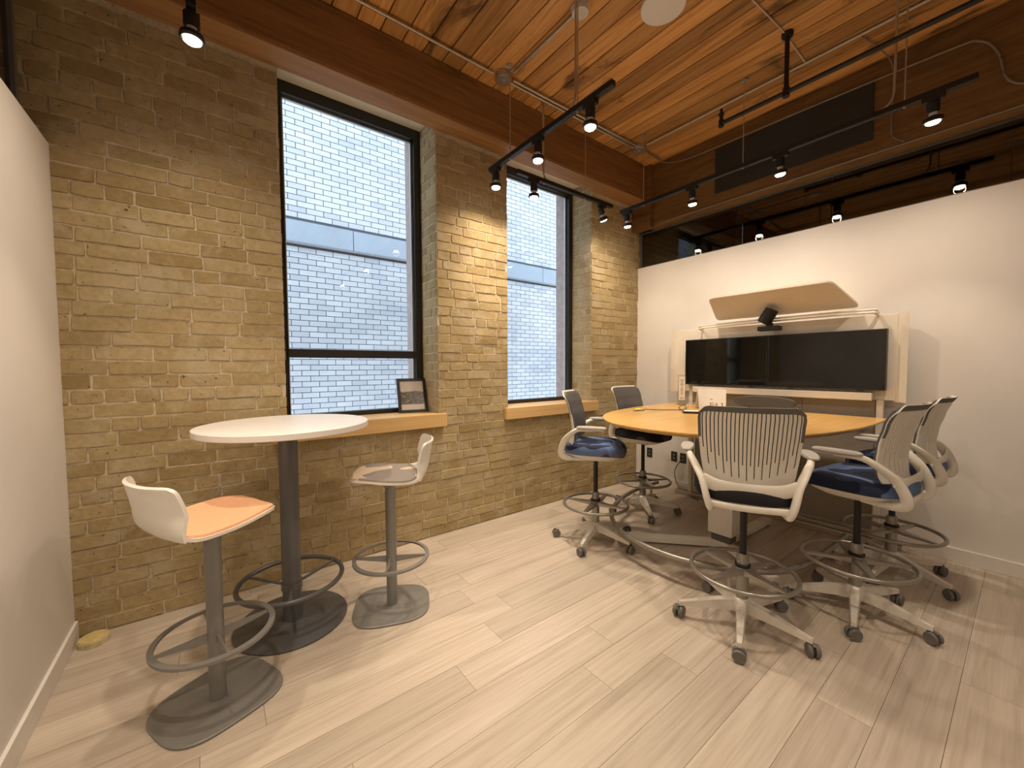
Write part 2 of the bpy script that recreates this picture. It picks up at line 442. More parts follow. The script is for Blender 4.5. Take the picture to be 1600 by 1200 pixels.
for (x, y, z, rz, sx, hd, vi) in ranked[300:]:
    src = (HDR if hd else STR)[vi]; c, s = math.cos(rz), math.sin(rz)
    rest.add([(x+c*px*sx-s*py, y+s*px*sx+c*py, z+pz) for px, py, pz in src.v], src.f)
me = rest.mesh('brickwork'); me.materials.append(M['brick']); o = link('brickwork', me, bw); o['kind'] = 'stuff'

# windows, soffits and sills
def window(n, x0, x1, transom, label):
    w = struct(bpy.data.objects.new('window_%d' % n, None), label); C.objects.link(w); w.location = (x0, WY, WZ0)
    W, H = x1-x0, WZ1-WZ0; t = .058
    fr = MB().box(0, t, 0, .07, 0, H).box(W-t, W, 0, .07, 0, H).box(t, W-t, 0, .07, H-.085, H).box(t, W-t, 0, .07, 0, .035)
    build(fr, 'window_frame', 'black', w, bevel=.004)
    st = MB()
    for a, b in ((t, t+.016), (W-t-.016, W-t)): st.box(a, b, .045, .066, .035, H-.085)
    st.box(t, W-t, .045, .066, H-.10, H-.085)
    build(st, 'glazing_bead', 'steel', w)
    if transom:
        build(MB().box(t, W-t, -.004, .066, .455, .518), 'transom', 'black', w, bevel=.004)
        build(MB().box(t, W-t, .03, .038, .035, .455), 'pane', 'win', w); build(MB().box(t, W-t, .03, .038, .518, H-.085), 'pane', 'win', w)
    else: build(MB().box(t, W-t, .03, .038, .035, H-.085), 'pane', 'win', w)
    build(MB().box(.002, W-.002, -.275, -.002, H-.006, H-.001), 'soffit', 'cream', w)
    return w
window(1, *WIN[0], True, 'tall black framed window with a transom')
window(2, *WIN[1], False, 'tall black framed window nearest the white screen wall')
# outer reveals
for i, (a, b) in enumerate(WIN):
    struct(build(MB().box(b-.05, b-.002, 3.315, 3.46, WZ0, WZ1), 'trim_%d' % (4+i), 'outer'), 'pinkish outer brick return of the window')
def sill(n, x0, x1, label):
    s = thing('window_sill', label, 'window sill', (x0, YB, WZ0)); a, b = WIN[n]
    build(MB().box(0, x1-x0, -.05, -.008, -.106, 0), 'front_board', 'sill', s, bevel=.003)
    build(MB().box(a-x0+.003, b-x0-.003, -.008, .29, -.011, -.001), 'top_board', 'sill', s)
sill(0, .29, 1.525, 'maple sill board under the window with the transom, framed photo on it')
sill(1, 2.135, 3.405, 'maple sill board under the plain window behind the blue-seat chair')

# ------------------------------------------------------------------ white partitions, glass above, remaining shell
struct(build(MB().box(XL-.12, XL, YN, YB+.004, 0, ZL), 'wall_left', 'white'), 'white painted wall on the left')
struct(build(MB().box(XR, XR+.12, YN, YB+.004, 0, ZR), 'wall_right', 'white'), 'white painted wall behind the screens')
struct(build(MB().box(-3.1, 7.1, YN-.12, YN, 0, ZC), 'wall_front', 'white'), 'unseen white wall added behind the camera for bounced light')  # added out of view to bounce light back into the room
struct(build(MB().box(-3.1, -3.0, YN, YB, 0, ZC), 'wall_far_left', 'dark')); struct(build(MB().box(7.0, 7.1, YN, YB, 0, ZC), 'wall_far_right', 'dark'))
for nm, X, sgn, z in (('baseboard_left', XL, 1, 0), ('baseboard_right', XR, -1, 0)):
    xs = sorted((X, X+sgn*.014)); b = MB().box(xs[0], xs[1], YN, YB-.004, .0, .098)
    struct(build(b, nm, 'base', bevel=.003), 'white painted baseboard')
def clerestory(n, X, z0, z1, y1, mat, label):
    w = struct(bpy.data.objects.new('window_%d' % n, None), label); C.objects.link(w); w.location = (X, 0, z0)
    fr = MB().box(-.02, .02, YN, y1, 0, .012).box(-.02, .02, YN, y1, z1-z0-.012, z1-z0).box(-.02, .02, y1-.03, y1, .012, z1-z0-.012)
    build(fr, 'channel', 'greydark', w)
    L = (y1-.03-YN)/3
    for i in range(3): build(MB().box(-.005, .005, YN+i*L+.002, YN+(i+1)*L-.002, .012, z1-z0-.012), 'pane', mat, w)
clerestory(3, XR+.04, ZR, 2.998, YB-.01, 'tint', 'smoked glass strip above the white screen wall')
clerestory(4, XL-.06, ZL, BM_Z, YB-.2, 'tint', 'smoked glass strip above the left white wall')

# ------------------------------------------------------------------ building across the alley
EY = 6.35
eb = thing('neighbouring_building', 'white brick building across the alley with a concrete band', 'building', (0, EY, -4))
build(MB().box(-4, 16, .006, .4, 0, 15), 'wall', 'extmortar', eb)
BZ0, BZ1 = 7.17, 7.47                        # band, measured above the building's foot at -4
bz = MB()
x = -4
while x < 12:
    build(MB().box(x+.005, x+1.915, -.05, .0, BZ0, BZ1), 'concrete_slab', 'band', eb, bevel=.004); x += 1.92
build(MB().box(-4, 12, -.055, .0, BZ0-.03, BZ0), 'drip_edge', 'greydark', eb)
ex = []
for k in range(45, 160):
    z = .08*k + .04
    if BZ0-.06 < z < BZ1+.03: continue
    x = -1.4 + (.115 if k % 2 else 0)
    while x < 8.2: ex.append((x, z)); x += .23
def exseen(p):
    x, y, d = to_px((p[0], EY, p[1]-4))
    best = 0
    for wx0, wx1, wy0, wy1 in ((440, 652, 165, 640), (796, 882, 285, 628)):
        if wx0 < x < wx1 and wy0 < y < wy1: best = 1/d**2
    return best
ex.sort(key=exseen, reverse=True)
bb = MB().box(-.11, .11, -.0, .03, -.0355, .0355)
del bb.f[4]
eme = bb.mesh('brick'); finish(eme); eme.materials.append(M['ext'])
for x, z in ex[:300]: link('brick', eme, eb, (x, 0, z))
rest = MB()
for x, z in ex[300:]: rest.add([(x+a, b, z+c) for a, b, c in bb.v], bb.f)
me = rest.mesh('brickwork'); me.materials.append(M['ext']); o = link('brickwork', me, eb); o['kind'] = 'stuff'
struct(build(MB().box(-8, 18, 3.46, 7, -4.2, -4), 'ground', 'ground'))

# ------------------------------------------------------------------ track lighting
def spotlight(name, label, x, y, z, tilt_dir=None, tilt=0, group='track spotlights', rz=0, beam=1.0, spill=1.0):
    t = thing(name, label, 'spotlight', (x, y, z), 0, group)
    build(MB().box(-.018, .018, -.05, .05, -.030, 0), 'adapter', 'blackmetal', t, rz=rz, bevel=.003)
    piv = Matrix.Translation((0, 0, -.085))
    if tilt_dir: piv = piv @ Matrix.Rotation(R_(tilt), 4, Vector((-tilt_dir[1], tilt_dir[0], 0)) * -1)
    b = MB().box(-.004, .004, -.008, .008, -.09, -.028)
    b.tf(lambda px, py, pz: (px+.026, py, pz)); build(b, 'bracket', 'blackmetal', t, rz=rz)
    T = lambda mb: mb.tf(lambda px, py, pz: tuple(piv @ Vector((px, py, pz))))
    build(T(MB().lathe([(.028, .048), (.030, .046), (.030, -.008), (.019, -.012)], 20)), 'housing', 'blackmetal', t, True)
    build(T(MB().lathe([(.019, -.006), (.019, -.042)], 20)), 'neck', 'mouth', t, True)
    build(T(MB().lathe([(.020, -.030), (.043, -.040), (.047, -.058), (.040, -.066), (.034, -.064), (.034, -.050)], 24)), 'shade', 'blackmetal', t, True)
    build(T(MB().lathe([(.030, -.052), (.033, -.070), (.026, -.076), (.004, -.078)], 24)), 'bulb', 'bulb', t, True)
    L = bpy.data.lights.new('spot_beam', 'SPOT'); L.energy = SPOT_W*beam; L.color = WARM; L.spot_size = R_(66); L.spot_blend = .62; L.shadow_soft_size = .032
    lo = bpy.data.objects.new('spot_beam', L); C.objects.link(lo); lo.parent = t
    lo.matrix_local = piv @ Matrix.Translation((0, 0, -.090))
    L2 = bpy.data.lights.new('spill', 'SPOT'); L2.energy = SPILL_W*spill; L2.color = WARM; L2.spot_size = R_(158); L2.spot_blend = 1.0; L2.shadow_soft_size = .034
    lo = bpy.data.objects.new('spill', L2); C.objects.link(lo); lo.parent = t
    lo.matrix_local = piv @ Matrix.Translation((0, 0, -.090))
    return t
ZT = 3.02
def track(label, p0, p1, rods, feeds=()):
    ax = 0 if abs(p1[0]-p0[0]) > abs(p1[1]-p0[1]) else 1
    t = thing('light_track', label, 'light track', (p0[0], p0[1], ZT))
    L = (p1[0]-p0[0]) if ax == 0 else (p1[1]-p0[1])
    b = MB().box(0, L, -.018, .018, -.016, .018) if ax == 0 else MB().box(-.018, .018, 0, L, -.016, .018)
    build(b, 'rail', 'blackmetal', t, bevel=.002)
    for d in rods:
        c = (d, 0) if ax == 0 else (0, d)
        build(MB().lathe([(.004, .018), (.004, ZC-ZT-.02)], 8, c).lathe([(.026, ZC-ZT-.012), (.026, ZC-ZT)], 16, c).lathe([(.006, -.022), (.006, -.016)], 10, c), 'hanger_rod', 'steel', t, True)
    for d in feeds:
        c = lambda dd, zz: (dd, 0, zz) if ax == 0 else (0, dd, zz)
        pts = smoothpath([c(d+.10, .018), c(d+.05, .03), c(d+.022, .08), c(d+.018, .2), c(d+.018, ZC-ZT)], 5)
        build(MB().sweep(pts, .007, n=8), 'feed_conduit', 'steel', t, True)
track('black light track hung across the room, highest of the three by the windows', (1.875, 1.50), (1.875, 2.76), (.28, .985), (.28,))
track('short black light track running along the window beside the brick pillar', (2.06, 2.64), (3.28, 2.64), (.30, .83), (.27,))
track('long black light track hung in front of the white screen wall', (3.48, .236), (3.48, 2.68), (.30, 1.24, 2.17), (.33,))
ZS = ZT-.016
for i, y in enumerate((2.68, 2.16, 1.675)):
    spotlight('track_spotlight', ('lit black spotlight nearest the brick on the crosswise track', 'middle lit spotlight of the crosswise track', 'lit spotlight at the ceiling-disc end of the crosswise track')[i], 1.875, y, ZS, (0, 1), 0)
spotlight('track_spotlight', 'upright lit spotlight in front of the plain window', 2.245, 2.64, ZS, (1, 0), 0, rz=math.pi/2)
spotlight('track_spotlight', 'tilted lit spotlight aimed at the brick pillar by the white wall', 3.13, 2.64, ZS, (1, .12), 30, beam=.32, spill=.6, rz=math.pi/2)
for i, y in enumerate((2.60, 1.90, 1.21, .41)):
    spotlight('track_spotlight', ('lit spotlight in the corner end of the long track', 'lit spotlight of the long track above the canopy shelf', 'lit spotlight of the long track in front of the dark panel', 'lit spotlight at the right end of the long track')[i], 3.48, y, ZS, (1, 0), 8, beam=.15 if y > 2.3 else .78, spill=.45 if y > 2.3 else 1.0)
track('black light track near the left wall, only its lamp in view', (-.03, -.6), (-.03, 2.42), (.5, 2.75))
spotlight('track_spotlight', 'lit spotlight at the top left before the brick wall', -.03, 2.30, ZS, (-.5, .5), 0)
spotlight('track_spotlight', 'unseen spotlight added over the left wall just above the frame', -.03, 1.45, ZS, (0, 1), 0, group='added spotlights out of view')  # added lamp above the frame, brightens the left wall and floor
spotlight('track_spotlight', 'unseen spotlight added behind the camera on the left track', -.03, .75, ZS, (0, 1), 10, group='added spotlights out of view')  # added fill lamp, never in frame
spotlight('track_spotlight', 'unseen spotlight added farther behind the camera on the left track', -.03, -.45, ZS, (0, 1), 5, group='added spotlights out of view')  # unseen lamp, put in as extra fill for wall and floor
track('unseen black light track added behind the camera', (1.875, -1.2), (1.875, .55), (.3, 1.4))  # made-up track out of frame, carries added lamps
spotlight('track_spotlight', 'unseen spotlight added behind the camera, front of its track', 1.875, .45, ZS, (0, 1), 15, group='added spotlights out of view', beam=.8, spill=.9)  # added lamp lighting the near floor from out of frame
spotlight('track_spotlight', 'unseen spotlight added behind the camera, back of its track', 1.875, -.9, ZS, (0, 1), 10, group='added spotlights out of view')  # unseen extra lamp, added for fill

# ------------------------------------------------------------------ ceiling services
def pipe(name, label, cat, pts, r, mat, k=1, group=None):
    p = smoothpath(pts, k) if k > 1 else pts
    return tag(build(MB().sweep(p, r, n=10), name, mat, None, True), label, cat, group)
pipe('conduit', 'steel conduit running along the window beam under the ceiling', 'conduit', [(-.6, 2.60, 3.675), (1.80, 2.60, 3.675)], .011, 'steel')
pipe('conduit', 'upper steel conduit of the pair between the two junction boxes', 'conduit', [(1.97, 2.57, 3.675), (3.56, 2.55, 3.675)], .011, 'steel')
pipe('conduit', 'lower steel conduit of the pair between the two junction boxes', 'conduit', [(1.97, 2.605, 3.675), (2.2, 2.61, 3.68), (3.56, 2.59, 3.675)], .010, 'steel')
pipe('conduit', 'short steel conduit from the corner junction box to the timber post', 'conduit', [(3.69, 2.56, 3.675), (4.00, 2.56, 3.675)], .011, 'steel')
pipe('conduit', 'steel conduit along the ceiling boards to the round ceiling box', 'conduit', [(1.935, 2.51, 3.685), (1.94, 1.88, 3.685)], .010, 'steel')
pipe('conduit', 'thin pale conduit crossing the boards beside the black sprinkler pipe', 'conduit', [(3.64, 2.48, 3.685), (3.645, .7, 3.685), (3.645, .45, 3.685), (3.60, .35, 3.685), (3.45, .2, 3.685)], .009, 'wcable')
pipe('conduit', 'bent conduit looping along the top of the dark side beam', 'conduit', [(4.03, 2.56, 3.66), (4.06, 2.45, 3.62), (4.07, 2.2, 3.585), (4.075, 1.4, 3.575), (4.075, .45, 3.55), (4.075, .28, 3.52), (4.075, .20, 3.40), (4.075, .16, 3.22), (4.07, .08, 3.14), (4.06, -.05, 3.13)], .007, 'pipegrey', 5)
pipe('conduit', 'pale conduit along the lower edge of the dark side beam', 'conduit', [(4.08, 2.62, 3.02), (4.08, -1.2, 3.015)], .006, 'pipegrey')
pipe('cable', 'thin pale cable falling over the face of the dark side beam', 'cable', [(3.66, .80, 3.69), (3.85, .75, 3.68), (4.06, .70, 3.62), (4.078, .69, 3.4), (4.078, .69, 3.12), (4.075, .62, 3.03)], .004, 'pipegrey', 5)
pipe('cable', 'thin pale wire crossing the ceiling boards beside the sprinkler drop', 'cable', [(2.70, 1.14, 3.692), (3.17, 1.11, 3.692), (3.64, 1.115, 3.692)], .005, 'wcable')
pipe('conduit', 'upright pale conduit at the right edge of the dark side beam', 'conduit', [(3.98, -.02, 3.52), (3.98, -.02, 3.2), (4.0, -.06, 3.04)], .012, 'wcable', 4)
def jbox(x, y, label):
    t = thing('junction_box', label, 'junction box', (x, y, ZC), 0)
    build(MB().lathe([(.062, -.052), (.066, -.046), (.066, -.004), (.06, 0)], 20), 'box', 'steel', t, True)
    build(MB().lathe([(.016, -.068), (.016, -.052)], 12), 'knockout', 'steel', t, True)
jbox(1.89, 2.59, 'round steel junction box above the window pillar'); jbox(3.62, 2.56, 'steel junction box in the corner by the timber post')
t = thing('smoke_detector', 'round pale detector on the ceiling boards at the conduit end', 'detector', (1.945, 1.825, ZC))
build(MB().lathe([(.030, -.045), (.052, -.040), (.056, -.028), (.056, 0)], 28), 'body', 'mouth', t, True); build(MB().lathe([(.060, -.006), (.060, 0)], 28), 'base_plate', 'steel', t, True)
t = thing('ceiling_speaker', 'large white round disc on the timber ceiling', 'ceiling speaker', (2.36, 1.50, ZC))
build(MB().lathe([(.126, -.016), (.126, -.012)], 40), 'grille', 'ceilwhite', t, True); build(MB().lathe([(.128, -.018), (.136, -.014), (.137, 0)], 40), 'rim', 'ceilwhite', t, True)
t = thing('sprinkler_pipe', 'black sprinkler pipe hung below the ceiling with a drop and end head', 'pipe', (3.24, 1.10, ZC))
build(MB().sweep([(0, -3.0, -.40), (0, .43, -.40)], .016, n=12), 'main_pipe', 'blackmetal', t, True)
build(MB().lathe([(.015, -.40), (.015, -.03)], 12), 'drop_pipe', 'blackmetal', t, True)
build(MB().lathe([(.03, -.03), (.036, -.022), (.036, 0)], 16), 'ceiling_flange', 'blackmetal', t, True)
build(MB().lathe([(.022, -.43), (.022, -.37)], 12), 'tee_fitting', 'blackmetal', t, True)
build(MB().lathe([(.020, -.425), (.020, -.375), (.014, -.37), (.012, -.34), (.022, -.335), (.022, -.325), (.008, -.32), (.01, -.29)], 12, (0, .44)), 'sprinkler_head', 'blackmetal', t, True)

# ------------------------------------------------------------------ media wall
mw = thing('media_wall', 'cream media wall unit with canopy and rail on the white wall', 'media wall', (XR, 1.49, 0))
def mbx(x0, x1, y0, y1, z0, z1): return MB().box(x0-XR, x1-XR, y0-1.49, y1-1.49, z0, z1)
def mpt(x, y, z): return (x-XR, y-1.49, z)
build(mbx(4.085, 4.100, .62, 2.36, 1.13, 1.785), 'back_panel', 'panel', mw, bevel=.003)
for s, y in ((-1, .60), (1, 2.38)):
    g = []
    for k in range(9):
        a = k/8; yy = y+s*(-.03+.075*a); xx = 4.092-.045*a*a
        g.append((xx, yy))
    o2 = [(x+.009, yy) for x, yy in reversed(g)]
    b = MB().outline([(x-XR, yy-1.49) for x, yy in g+o2], [(1, 1.12), (1, 1.79)]); build(b, 'side_wing', 'panel', mw)
build(mbx(4.02, 4.10, .74, 2.16, 1.125, 1.185), 'ledge', 'panel', mw, bevel=.006)
for a, b_ in ((.735, 1.21), (1.213, 1.69), (1.693, 2.17)): build(mbx(4.105, 4.118, a, b_, .10, 1.12), 'lower_panel', 'modesty', mw)
for y in (.70, 2.20): build(mbx(4.06, 4.10, y-.02, y+.02, 0, 1.13), 'post', 'panel', mw, bevel=.005)
for k, (x, z) in enumerate(((4.03, .0), (4.075, .03))): build(mbx(x, x+.03, .55, 2.35, z, z+.045), 'base_tray', 'steel', mw, bevel=.004)
for y in (.9, 2.0): build(mbx(4.1, XR-.0005, y-.03, y+.03, 1.2, 1.6), 'wall_bracket', 'steel', mw)
# canopy: trapezoid with rounded corners, tilted up towards the room
def canopy():
    c = [(0, .84), (0, 1.945), (1, 1.865), (1, .945)]; pts = []
    A = [Vector((4.085, .835)), Vector((4.085, 1.95)), Vector((3.74, 1.87)), Vector((3.74, .94))]
    for i in range(4):
        p, a, b = A[i], A[i-1], A[(i+1) % 4]; r = .05
        d0, d1 = (a-p).normalized(), (b-p).normalized()
        for k in range(6):
            t = k/5; q = (p+d0*r)*(1-t)**2 + p*2*t*(1-t) + (p+d1*r)*t*t; pts.append(q)
    zf = lambda x: 1.855 + (4.085-x)/.345*.175
    lo = [mpt(q.x, q.y, zf(q.x)) for q in pts]; hi = [mpt(q.x, q.y, zf(q.x)+.014) for q in pts]
    return MB().loft([lo, hi])
build(canopy(), 'canopy', 'panel', mw)
for dz in (0, .022):
    pts = smoothpath([mpt(4.085, 2.09, 1.76+dz), mpt(4.03, 2.085, 1.775+dz), mpt(3.995, 2.03, 1.785+dz), mpt(3.99, 1.4, 1.795+dz), mpt(3.995, .79, 1.798+dz), mpt(4.03, .735, 1.79+dz), mpt(4.085, .73, 1.775+dz)], 6)
    build(MB().sweep(pts, .008, n=10), 'rail', 'chairwhite', mw, True)
def tv(y0, y1, label):
    t = thing('television', label, 'television', (4.02, (y0+y1)/2, 1.205)); W = (y1-y0)/2; H = .468
    build(MB().box(0, .055, -W, W, 0, H), 'cabinet', 'bezel', t, bevel=.003)
    build(MB().box(-.0015, 0, -W+.008, W-.008, .012, H-.008), 'screen', 'screen', t)
    for y in (-.25, .22): build(MB().box(.005, .03, y-.02, y+.02, -.006, 0), 'sensor', 'bezel', t)
    build(MB().box(.055, .066, -.15, .15, .1, .35), 'wall_mount', 'bezel', t)
tv(1.463, 2.243, 'black flat screen on the left, reflecting the window'); tv(.666, 1.458, 'black flat screen on the right, nearest the blue-seat chairs')
t = thing('conference_camera', 'black swivel video camera perched on the white rail', 'camera', (3.935, 1.42, 1.728))
build(MB().box(-.04, .047, -.085, .085, -.02, .020), 'base', 'blackmetal', t, bevel=.008)
build(MB().lathe([(.03, .02), (.026, .05)], 16), 'swivel', 'blackmetal', t, True)
build(MB().box(.047, .149, -.03, .03, -.012, .012), 'mounting_arm', 'blackmetal', t)
b = MB().lathe([(.044, -.070), (.054, -.064), (.054, .058), (.048, .064)], 20)
HQ = Vector((.05, -.50, .86)).to_track_quat('Z', 'Y').to_matrix().to_4x4()
rot = Matrix.Rotation(R_(62), 4, 'Y') @ Matrix.Identity(4); rz_ = Matrix.Rotation(R_(180+28), 4, 'Z')
b.tf(lambda x, y, z: tuple(HQ @ Vector((x, y, z)) + Vector((-.01, .01, .108)))); build(b, 'head', 'blackmetal', t, True)
b = MB().lathe([(.038, .064), (.035, .069)], 20)
b.tf(lambda x, y, z: tuple(HQ @ Vector((x, y, z)) + Vector((-.005, .0, .10)))); build(b, 'lens', 'screen', t, True)

# ------------------------------------------------------------------ conference table
half = [(2.20, 0), (2.215, .16), (2.255, .30), (2.34, .43), (2.46, .555), (2.62, .665), (2.82, .75), (3.05, .805), (3.35, .85), (3.7, .865), (4.0, .86)]
TY = 1.50
sm = [(p.x, p.y) for p in smoothpath([(a, b, 0) for a, b in half], 4)]
OUT = [(x, -y) for x, y in reversed(sm)] + [(x, y) for x, y in sm[1:]]
ct = thing('conference_table', 'wide rounded wooden meeting table in front of the screens', 'table', (3.15, TY, 0))
loc = [(x-3.15, y) for x, y in OUT]; cc = (.15, 0)
build(MB().outline(loc, [(.955, .966), (.995, .986), (1, .992), (1, .997), (.998, 1.0)], cc), 'tabletop', 'table', ct, True, angle=25)
build(MB().box(-.14, .14, -.10, .24, .94, .966), 'mounting_plate', 'greydark', ct)
build(MB().box(-.12, .02, -.19, -.01, .115, .94), 'column', 'chairwhite', ct, bevel=.008)
build(MB().box(-.10, .00, -.17, -.03, .055, .115), 'column_foot', 'greydark', ct)
def bar(pa, pb, w, z0, z1):
    a, b = Vector(pa), Vector(pb); d = (b-a).normalized(); n = Vector((-d.y, d.x))*w/2
    return MB().outline([tuple(a+n), tuple(a-n), tuple(b-n), tuple(b+n)], [(1, z0), (1, z1)])
for q in ((-.55, .44), (-.35, -.55), (.72, -.12)): build(bar((-.05, -.10), q, .075, .015, .058), 'base_bar', 'chairwhite', ct, bevel=.004)
for q in ((-.55, .44), (-.35, -.55), (.70, -.12)): build(MB().lathe([(.028, 0), (.028, .01), (.012, .014), (.012, .03)], 14, q), 'levelling_foot', 'steel', ct, True)
rail = smoothpath([(x-3.15, y, .17) for x, y in [(3.72, .865), (3.35, .855), (2.95, .76), (2.66, .62), (2.45, .42), (2.345, .2), (2.32, 0), (2.345, -.2), (2.45, -.42), (2.66, -.62), (2.95, -.70), (3.35, -.72), (3.60, -.72)]], 5)
build(MB().sweep(rail, .019, n=12), 'foot_rail', 'ringgrey', ct, True)
for q in ((-.68, .42), (-.68, -.42), (.45, .862), (.35, -.72)): build(MB().lathe([(.03, 0), (.03, .008), (.013, .012), (.013, .165)], 12, q), 'rail_post', 'chairmetal', ct, True)

# things on the table
t = thing('speaker_bar', 'charcoal fabric speaker bar with rounded ends on the table below the screens', 'speaker', (3.86, 1.425, 1.0))
pill = superell(.24, .052, 2.6, 40)
b = MB(); b.loft([[(yy, x, .078+z*k) for x, z in pill] for yy, k in ((-.03, .90), (-.024, 1), (.024, 1), (.03, .90))]); build(b, 'body', 'fabricgrey', t, True)
build(MB().box(-.025, .025, -.12, .12, 0, .032), 'foot', 'bezel', t, bevel=.003)
def tent(x, y, rz, label, inked):
    t = thing('tent_card', label, 'card', (x, y, 1.0), rz); H, W = .19, .075
    for s in (-1, 1):
        v = lambda d: [(s*.045+d, -W, 0), (s*.045+d, W, 0), (s*.004+d, W, H), (s*.004+d, -W, H)]
        build(MB().loft([v(0), v(.0012)]), 'leaf', 'paper', t)
    if inked:
        f = lambda y0, z0, y1, z1: MB().loft([[(-.045+.041*z/H-.0006-e, y, z) for y, z in ((y0, z0), (y1, z0), (y1, z1), (y0, z1))] for e in (0, .0004)])
        for q in ((-.05, .03, -.044, .07), (-.05, .03, -.02, .035), (-.05, .066, -.035, .07), (-.01, .05, .004, .058), (.012, .03, .052, .034), (.012, .05, .05, .054), (.02, .066, .045, .07), (.045, .03, .05, .07), (-.004, .064, .006, .07), (.03, .10, .05, .104)): build(f(*q), 'printed_mark', 'ink', t)
tent(3.58, 1.70, R_(24), 'white tent card with small black diagrams in front of the screens', True)
tent(3.64, 1.83, R_(52), 'blank white tent card leaning behind the printed one', False)
t = thing('sign_holder', 'clear acrylic upright sign holder with fine print near the left screen', 'sign', (3.85, 2.18, 1.0), R_(20))
build(MB().box(-.003, .003, -.042, .042, .006, .31), 'pane', 'acrylic', t); build(MB().box(-.03, .03, -.045, .045, 0, .006), 'foot', 'acrylic', t)
build(MB().box(-.0045, -.003, -.030, .030, .05, .29), 'insert', 'panel', t)
random.seed(3)
for k in range(11):
    z = .10+k*.015; a = random.uniform(.006, .02); build(MB().box(-.0050, -.0045, -a, a, z, z+.008), 'printed_line', 'modesty', t)
for k in range(3): build(MB().box(-.0050, -.0045, -.016+k*.012, -.008+k*.012, .062, .078), 'printed_line', 'modesty', t)
t = thing('connection_hub', 'small black connection hub on the wooden table', 'hub', (3.22, 1.74, 1.0), R_(35))
build(MB().box(-.05, .05, -.065, .065, 0, .018), 'body', 'bezel', t, bevel=.005); build(MB().box(-.042, .042, -.055, .055, .018, .0195), 'top_plate', 'paper', t)
tag(build(MB().sweep(smoothpath([(3.24, 1.81, 1.008), (3.36, 1.93, 1.02), (3.50, 1.97, 1.035), (3.42, 1.90, 1.03), (3.33, 1.86, 1.012), (3.25, 1.98, 1.006), (3.18, 2.05, 1.006), (3.13, 2.13, 1.006), (3.05, 2.09, 1.006), (2.95, 2.12, 1.006)], 6), .004, n=6), 'cable', 'cable', None, True), 'dark looped cable lying on the wooden table by the hub', 'cable')
tag(build(MB().sweep(smoothpath([(3.42, 1.92, 1.006), (3.62, 1.97, 1.04), (3.80, 2.02, 1.03), (3.95, 2.02, 1.006)], 6), .005, n=6), 'cable', 'wcable', None, True), 'pale cable arching over the table behind the tent cards', 'cable')
t = thing('cable_tag', 'bright yellow tag on the cable at the table tip', 'tag', (3.06, 2.15, 1.0), R_(25))
build(MB().box(-.045, .045, -.022, .022, .0105, .0125), 'label', 'yellow', t); build(MB().box(.045, .07, -.006, .006, .0, .012), 'clip', 'yellow', t)

